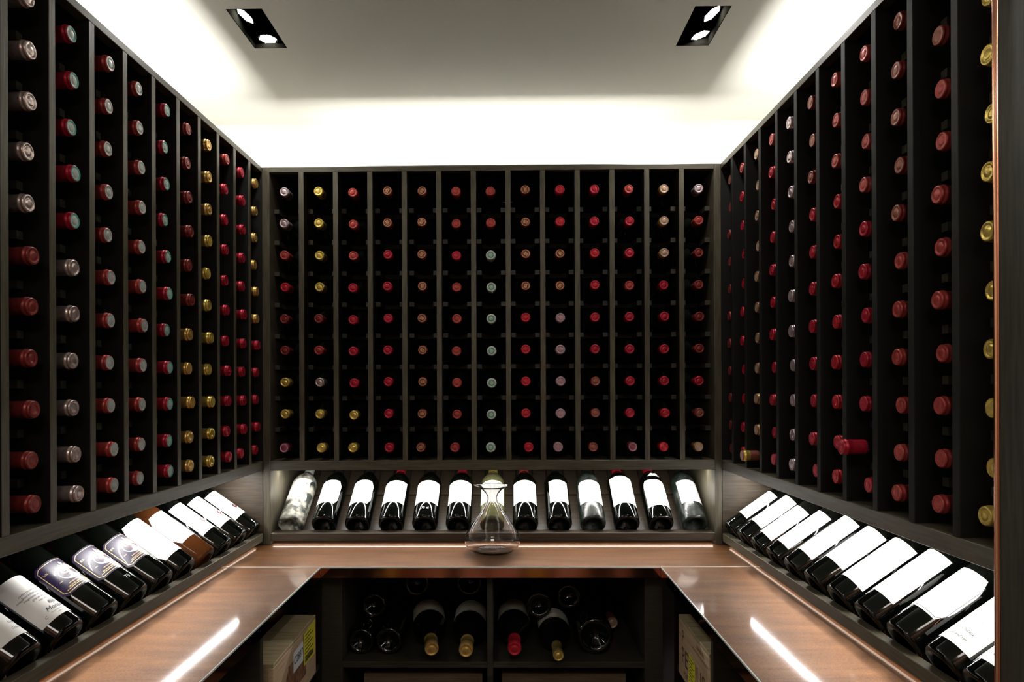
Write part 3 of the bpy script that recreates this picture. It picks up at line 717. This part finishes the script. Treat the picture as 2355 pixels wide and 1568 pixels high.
# ------------------------------------------------------------------ cellar bottles under the counter
RIB = M('base_glass', (.002, .003, .002), .06, spec=.8)
def big_me(R, Lb, L, rn, knurl=True, seg=48):
    me = lathe([(0, .55 * R), (.3 * R, .48 * R), (.6 * R, .12 * R), (.72 * R, .02 * R), (.80 * R, .0), (.88 * R, .0), (.97 * R, .04 * R), (R, .14 * R), (R, Lb), (.97 * R, Lb + .25 * R), (.85 * R, Lb + .60 * R), (.6 * R, Lb + 1.0 * R), (rn * 1.15, Lb + 1.5 * R), (rn, Lb + 1.8 * R), (rn * .95, L - .012)], seg)
    me.materials.append(RIB)
    return me
ring = None
def knurl_me(R):
    bm = bmesh.new(); n = 60
    for i in range(n):
        t_ = 2 * PI * i / n; c = Vector((.90 * R * math.cos(t_), .90 * R * math.sin(t_), .002))
        r = bmesh.ops.create_cube(bm, size=1)
        bmesh.ops.scale(bm, vec=(.11 * R, .0011, .0024), verts=r['verts']); bmesh.ops.rotate(bm, cent=(0, 0, 0), matrix=Matrix.Rotation(t_, 3, 'Z'), verts=r['verts'])
        bmesh.ops.translate(bm, vec=c, verts=r['verts'])
    me = me_from_bm(bm, 'knurl'); me.materials.append(RIB); return me
KN = {}
def cellar(px, R, Lb, L, rn, base, d, label, cap=None, lab=None, base_out=False, spin=0):
    b = bpy.data.objects.new('cellar_bottle', big_me(R, Lb, L, rn)); COL.objects.link(b)
    R3 = axis_rot(d, 0)
    # make local +y point up so that the label centre faces up
    z = Vector(d).normalized(); y = (Vector((0, 0, 1)) - z * z.z).normalized(); x = y.cross(z)
    R3 = Matrix((x, y, z)).transposed() @ Matrix.Rotation(spin, 3, 'Z')
    place(b, Vector(base) + Vector((0, 0, CH)), R3); tag(b, label, 'bottle', 'bottles lying in the cabinet under the back counter')
    if base_out:
        k = round(R, 4)
        if k not in KN: KN[k] = knurl_me(R)
        q = bpy.data.objects.new('base_ridges', KN[k]); COL.objects.link(q); q.parent = b; q['kind'] = 'stuff'
    if cap:
        a, c2, dd, _ = cap
        me = lathe([(rn * 1.02, L - .075), (rn * 1.22, L - .073), (rn * 1.22, L - .066), (rn * 1.10, L - .062), (rn * 1.10, L - .030), (rn * 1.25, L - .027), (rn * 1.25, L - .003), (rn * 1.15, L)], 28, [1, 1, 1, 0, 1, 1, 1])
        me.materials.append(CM[a]); me.materials.append(CM[c2]); c = link('capsule', me, None, b)
        me = lathe([(rn * 1.15, L), (rn * 1.0, L + .0006), (rn * .93, L - .0006), (rn * .55, L - .0004), (rn * .5, L + .0002), (0, L + .0002)], 28); me.materials.append(CM[dd]); link('capsule_top', me, None, b)
    if lab:
        p = Patch(); p.grid(*lab, rect(R * 1.3), R + .0004, 0, 20, 6); q0, q1 = lab; h = R * 1.2
        for a_, b_ in (((-h, q0 + .006), (-h, q1 - .006)), ((h, q0 + .006), (h, q1 - .006)), ((-h, q1 - .006), (h, q1 - .006))): p.line(*a_, *b_, .0008, R + .0008, 1)
        p.words('Grand Vin', .010, .0, (q0 + q1) / 2, R + .0008, 1, True, rot=PI)
        link('paper_label', p.done([CREAM, INK]), None, b)
    return b
fw = Vector((0, -1, 0)); bk = Vector((0, 1, 0))
Rb, Rm = .037, .050
def neck_out(x, y, R, L, Lb, rn, cap, label, lab=None, yaw=0.0, v=None):
    d = Vector((math.sin(yaw), -math.cos(yaw), 0)); tip = Vector((x, y, SH + R if v is None else v))
    cellar(None, R, Lb, L, rn, tip - d * L, d, label, cap, lab)
def base_out(x, y, R, label, v=None, L=.30, Lb=.185, yaw=0.0):
    cellar(None, R, Lb, L, .0145 if R < .045 else .017, (x, y, SH + R if v is None else v), Vector((math.sin(yaw), math.cos(yaw), 0)), label, None, None, True)
base_out(-.4255, 1.905, Rb, 'dark bottle showing its round base, leftmost on the cabinet shelf')
base_out(-.3455, 1.905, .0385, 'dark bottle showing its ridged base, second from left on cabinet shelf')
base_out(-.407, 2.00, Rb, 'dim bottle base lying on top of the two leftmost shelf bottles', v=-.653)
neck_out(-.211, 1.819, Rm, .375, .20, .0155, ('olive', 'orange', 'orange', 0), 'gold-capped magnum with cream label, left one of the two on cabinet shelf', (.10, .197), .15)
neck_out(-.1165, 1.809, Rm, .375, .20, .0155, ('olive', 'orange', 'orange', 0), 'gold-capped magnum with cream label, lying against the cabinet partition', (.10, .197), 0)
base_out(-.290, 2.10, .041, 'bottle base above the left gold-capped magnum, partly behind the copper edge', v=-.617)
base_out(-.123, 2.11, .043, 'bottle base above the right gold-capped magnum, partly behind the copper edge', v=-.617)
neck_out(.0165, 1.820, Rm, .375, .20, .0150, ('red', 'red', 'red', 0), 'magnum with plain red capsule, right of the cabinet partition', (.10, .197))
neck_out(.134, 1.782, .047, .365, .20, .0120, ('olive', 'olive', 'gold', 0), 'bottle with small ringed gold cap and cream label, right cabinet bay', (.12, .199))
base_out(.0905, 1.965, .0385, 'bottle base wedged above the red-capped and ringed gold-capped bottles', v=-.641)
base_out(.2498, 1.907, .052, 'widest bottle base, right of the ringed gold-capped bottle', L=.36, Lb=.20)
base_out(.184, 2.02, Rb, 'dim bottle base above the widest bottle base', v=-.632)
neck_out(.321, 2.06, Rb, .30, .185, .0145, ('brown', 'brown', 'tan', 0), 'bronze-capped bottle neck just behind the widest bottle base')

# ------------------------------------------------------------------ crates
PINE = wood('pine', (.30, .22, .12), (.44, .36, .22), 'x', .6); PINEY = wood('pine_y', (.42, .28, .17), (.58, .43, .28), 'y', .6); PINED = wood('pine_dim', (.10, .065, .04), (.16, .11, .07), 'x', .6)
def flat_print(mats, items, org, U, V):
    """items in (u, v) metres on a plane; org world, U right, V up on the plane; slightly proud of it"""
    bm = bmesh.new(); N_ = U.cross(V)
    for it in items:
        k, mi, lift = it[0], it[1], it[2] * N_
        if k == 'rect':
            a, b, c, d = it[3:]; f = bm.faces.new([bm.verts.new(org + lift + U * p + V * q) for p, q in ((a, b), (c, b), (c, d), (a, d))]); f.material_index = mi
        elif k == 'poly':
            f = bm.faces.new([bm.verts.new(org + lift + U * p + V * q) for p, q in it[3]]); f.material_index = mi
        else:
            txt, size, a, b = it[3:7]; v, ff = text_mesh(txt, size); vs = [bm.verts.new(org + lift + U * (a + p.x) + V * (b + p.y)) for p in v]
            for q in ff:
                try: g = bm.faces.new([vs[i] for i in q]); g.material_index = mi
                except ValueError: pass
    me = me_from_bm(bm, 'print')
    for m_ in mats: me.materials.append(m_)
    return me
def crate(label, x0, x1, y0, y1, z0, z1, seams, side, mats=(None, None), dark=False):
    t = thing('wine_crate', label, 'crate', ((x0 + x1) / 2, (y0 + y1) / 2, z0 + CH))
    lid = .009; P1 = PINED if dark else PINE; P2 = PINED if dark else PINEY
    ys = [y0] + seams + [y1]
    for i in range(len(ys) - 1): box('lid_plank', x0, x1, ys[i] + .001, ys[i + 1] - .001, z1 - lid - (.0008 if i % 2 else 0), z1 - (.0008 if i % 2 else 0), P1, t, .001)
    box('front_board', x0 if side > 0 else x1 - .012, x0 + .012 if side > 0 else x1, y0, y1, z0, z1 - lid, P2, t, .0012)
    box('back_board', x1 - .012 if side > 0 else x0, x1 if side > 0 else x0 + .012, y0, y1, z0, z1 - lid, P2, t)
    for a in (y0, y1 - .012): box('end_board', x0 + .012, x1 - .012, a, a + .012, z0, z1 - lid, P1, t)
    box('floor_board', x0 + .012, x1 - .012, y0 + .012, y1 - .012, z0, z0 + .008, P1, t)
    return t
LCX = -.520; zt = -.607
cr = crate('pine wine crate with white number sticker and yellow sheet, left cabinet', XL - .04, LCX, 1.461, 1.786, SH, zt, [1.565, 1.655], -1)
org = Vector((LCX, 1.461, SH + CH)); U, V = Vector((0, 1, 0)), Vector((0, 0, 1))     # seen from the aisle
H_ = zt - SH
STN = M('branded_stain', (.20, .09, .045), .7); add_noise(STN, (.10, .035, .015), (.28, .14, .07), 60, (1, 1, 1), 0, 5)
me = flat_print([STN, BINK], [('rect', 0, .0004, .10, .035, .235, .108), ('poly', 0, .0004, ((.04, .02), (.10, .035), (.10, .10), (.085, .085), (.07, .05))), ('words', 1, .0008, 'GRAND VIN', .022, .115, .022)], org, U, V)
o = link('stamped_emblem', me, None, cr); o.location = -cr.location
me = flat_print([WPAP, INK], [('rect', 0, .0008, .135, .078, .212, .128), ('words', 1, .0014, 'C2837', .026, .173, .104)], org, U, V)
o = link('number_sticker', me, None, cr); o.location = -cr.location; o['label'] = 'white sticker reading C2837'
it = [('poly', 0, .0018, ((.214, .062), (.307, .058), (.312, .150), (.214, .142)))] + [('rect', 1, .0024, .222, .134 - .009 * i, .222 + (.07 if i % 2 else .05), .1365 - .009 * i) for i in range(8)] + [('rect', 1, .0024, .225 + .006 * i, .060 + .006, .228 + .006 * i, .080) for i in range(12)]
me = flat_print([YELL, INK], it, org, U, V)
o = link('yellow_sheet', me, None, cr); o.location = -cr.location; o['label'] = 'yellow printed sheet with black lines'
RCX = .458
cr2 = crate('pine wine crate stamped with large letters and a yellow sticker, right cabinet', RCX, XR + .04, 1.520, 1.793, SH, zt, [1.60, 1.70], 1)
org = Vector((RCX, 1.793, SH + CH)); U = Vector((0, -1, 0))
it = [('words', 0, .0006, 'PETRUS', .062, .135, .060), ('words', 0, .0006, 'POMEROL', .020, .10, .020), ('words', 0, .0006, 'MIS EN BOUTEILLES AU CHATEAU', .009, .20, .118), ('words', 0, .0006, 'GRAND VIN', .012, .20, .132), ('words', 0, .0006, 'P', .045, .045, .11)]
me = flat_print([BINK], it, org, U, V); o = link('stamped_lettering', me, None, cr2); o.location = -cr2.location
it = [('poly', 0, .0012, ((.095, -.0), (.165, .0), (.160, .085), (.105, .092)))] + [('rect', 1, .0018, .108, .080 - .008 * i, .108 + (.028 if i % 2 else .04), .0822 - .008 * i) for i in range(8)] + [('poly', 1, .002, ((.148, .03), (.1495, .03), (.155, .06), (.1535, .06)))]
me = flat_print([YELL, INK], it, org, U, V); o = link('yellow_sticker', me, None, cr2); o.location = -cr2.location
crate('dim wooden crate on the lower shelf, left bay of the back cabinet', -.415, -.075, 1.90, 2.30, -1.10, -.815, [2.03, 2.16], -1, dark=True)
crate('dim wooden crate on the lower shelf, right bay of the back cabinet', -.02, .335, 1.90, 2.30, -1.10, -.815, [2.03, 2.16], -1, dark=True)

# ------------------------------------------------------------------ decanter
CLEAR = M('clear_glass', (1, 1, 1), 0.0, trans=1.0, ior=1.48)
DSC = 1.045; pr = [(.047, .0), (.062, .006), (.0745, .018), (.0795, .032), (.0765, .048), (.066, .068), (.052, .088), (.0385, .106), (.0275, .120), (.0200, .134), (.0160, .148), (.0150, .158), (.0185, .167), (.0270, .177), (.0375, .1845), (.0465, .1890)]
pr = [(r * DSC if .03 < z < .15 or z <= .03 else r, z * 1.02) for r, z in pr]
th = .0016
inner = [(max(r - th, .001), z + (.004 if i == 0 else 0)) for i, (r, z) in enumerate(pr)][::-1]
prof = [(0, .006), (.030, .003), (.042, .0)] + pr + [(.0475, .1942)] + inner + [(.030, .0085), (0, .0105)]
me = lathe(prof, 64)
for v in me.vertices:      # pull the rim out to a pouring spout on the left
    if v.co.z > .168:
        k = (v.co.z - .168) / .0235; a = math.atan2(v.co.y, v.co.x); s = max(0, math.cos(a - PI)) ** 6
        v.co.x *= 1 + .13 * k * s; v.co.z += .0025 * k * s + .002 * k * max(0, math.cos(a)) ** 4
me.materials.append(CLEAR)
o = link('decanter', me); o.location = (-.0462, 1.96, BEN + CH + .0003); tag(o, 'clear glass wine decanter with wide base and flared lip on the copper counter', 'decanter')

# ------------------------------------------------------------------ downlights
LENS = M('lamp_lens', (1, 1, 1), .4, emit=L_DOWN, ecol=(1, .97, .92))
n, l, b = nodes(LENS)
def downlight(label, x0, x1, y0, y1, lamps):
    t = thing('downlight', label, 'light', ((x0 + x1) / 2, (y0 + y1) / 2, HC + CH))
    tk = .002; zt_ = HC + .085
    bm = bmesh.new()
    for a in ((x0, x0 + tk, y0, y1), (x1 - tk, x1, y0, y1), (x0, x1, y0, y0 + tk), (x0, x1, y1 - tk, y1)): bm_box(bm, *a, HC, zt_)
    bm_box(bm, x0, x1, y0, y1, zt_, zt_ + tk)
    bmesh.ops.translate(bm, vec=Vector((0, 0, CH)) - t.location, verts=bm.verts)
    link('recess_box', me_from_bm(bm), BLK, t)
    for (lx, ly, tx, ty) in lamps:
        d = Vector((tx, ty, -1)).normalized(); R3 = d.to_track_quat('Z', 'Y').to_matrix()
        me = lathe([(.0, -.008), (.026, -.008), (.030, -.004), (.030, .010), (.027, .0125), (.0265, .010)], 28); me.materials.append(BLK)
        p = Vector((lx, ly, HC + .026 + CH)); h = link('lamp_head', me, None, t)
        h.matrix_local = Matrix.Translation(p - t.location) @ R3.to_4x4()
        bm = bmesh.new()                       # faceted lens of small bright cells
        n_ = 9; s = .0054
        for i in range(-n_, n_ + 1):
            for j in range(-n_, n_ + 1):
                a, c = i * s + (s / 2 if j % 2 else 0), j * s * .9
                if math.hypot(a, c) < .0225:
                    q = bmesh.ops.create_circle(bm, cap_ends=True, segments=6, radius=s * .50)
                    bmesh.ops.translate(bm, vec=(a, c, .0112), verts=q['verts'])
        me = me_from_bm(bm); me.materials.append(LENS); q = link('lens', me, None, h); q['kind'] = 'stuff'
for lab_, q, lm in (('square black twin-lamp downlight in the ceiling, above the left rack side', ((517, 21), (600, 20), (662, 110), (588, 112)), ((569, 38, -.6, -.15), (616, 90, 0, .0))),
                    ('square black twin-lamp downlight in the ceiling, above the right rack side', ((1600, 14), (1682, 13), (1631, 104), (1553, 106)), ((1632, 34, .6, -.15), (1608, 81, .28, .05)))):
    x0, x1, y0, y1 = HOLES[0 if 'left' in lab_ else 2]
    LM = [(*un(a, b_, HC + .015), tx, ty) for a, b_, tx, ty in lm]
    downlight(lab_, x0, x1, y0, y1, LM)
    downlight(lab_.split(' in the')[0] + ' behind the camera by the door, ' + ('left' if x0 < 0 else 'right') + ' side', x0, x1, y0 - 1.9, y1 - 1.9, [(a, b_ - 1.9, 0, -.1) for a, b_, tx, ty in LM])  # unseen downlights added to brighten the wall that the fascia reflects

PANL = M('panel_lamp', (1, 1, 1), .5, emit=14.0, ecol=(1, .93, .84))  # unseen glowing panel, added as fill for the fascia's reflection
o = box('ceiling_lamp', -.30, .30, -.80, -.40, HC - .02, HC - .0005, PANL, bev=0); tag(o, 'flat square ceiling lamp behind the camera by the door', 'light')
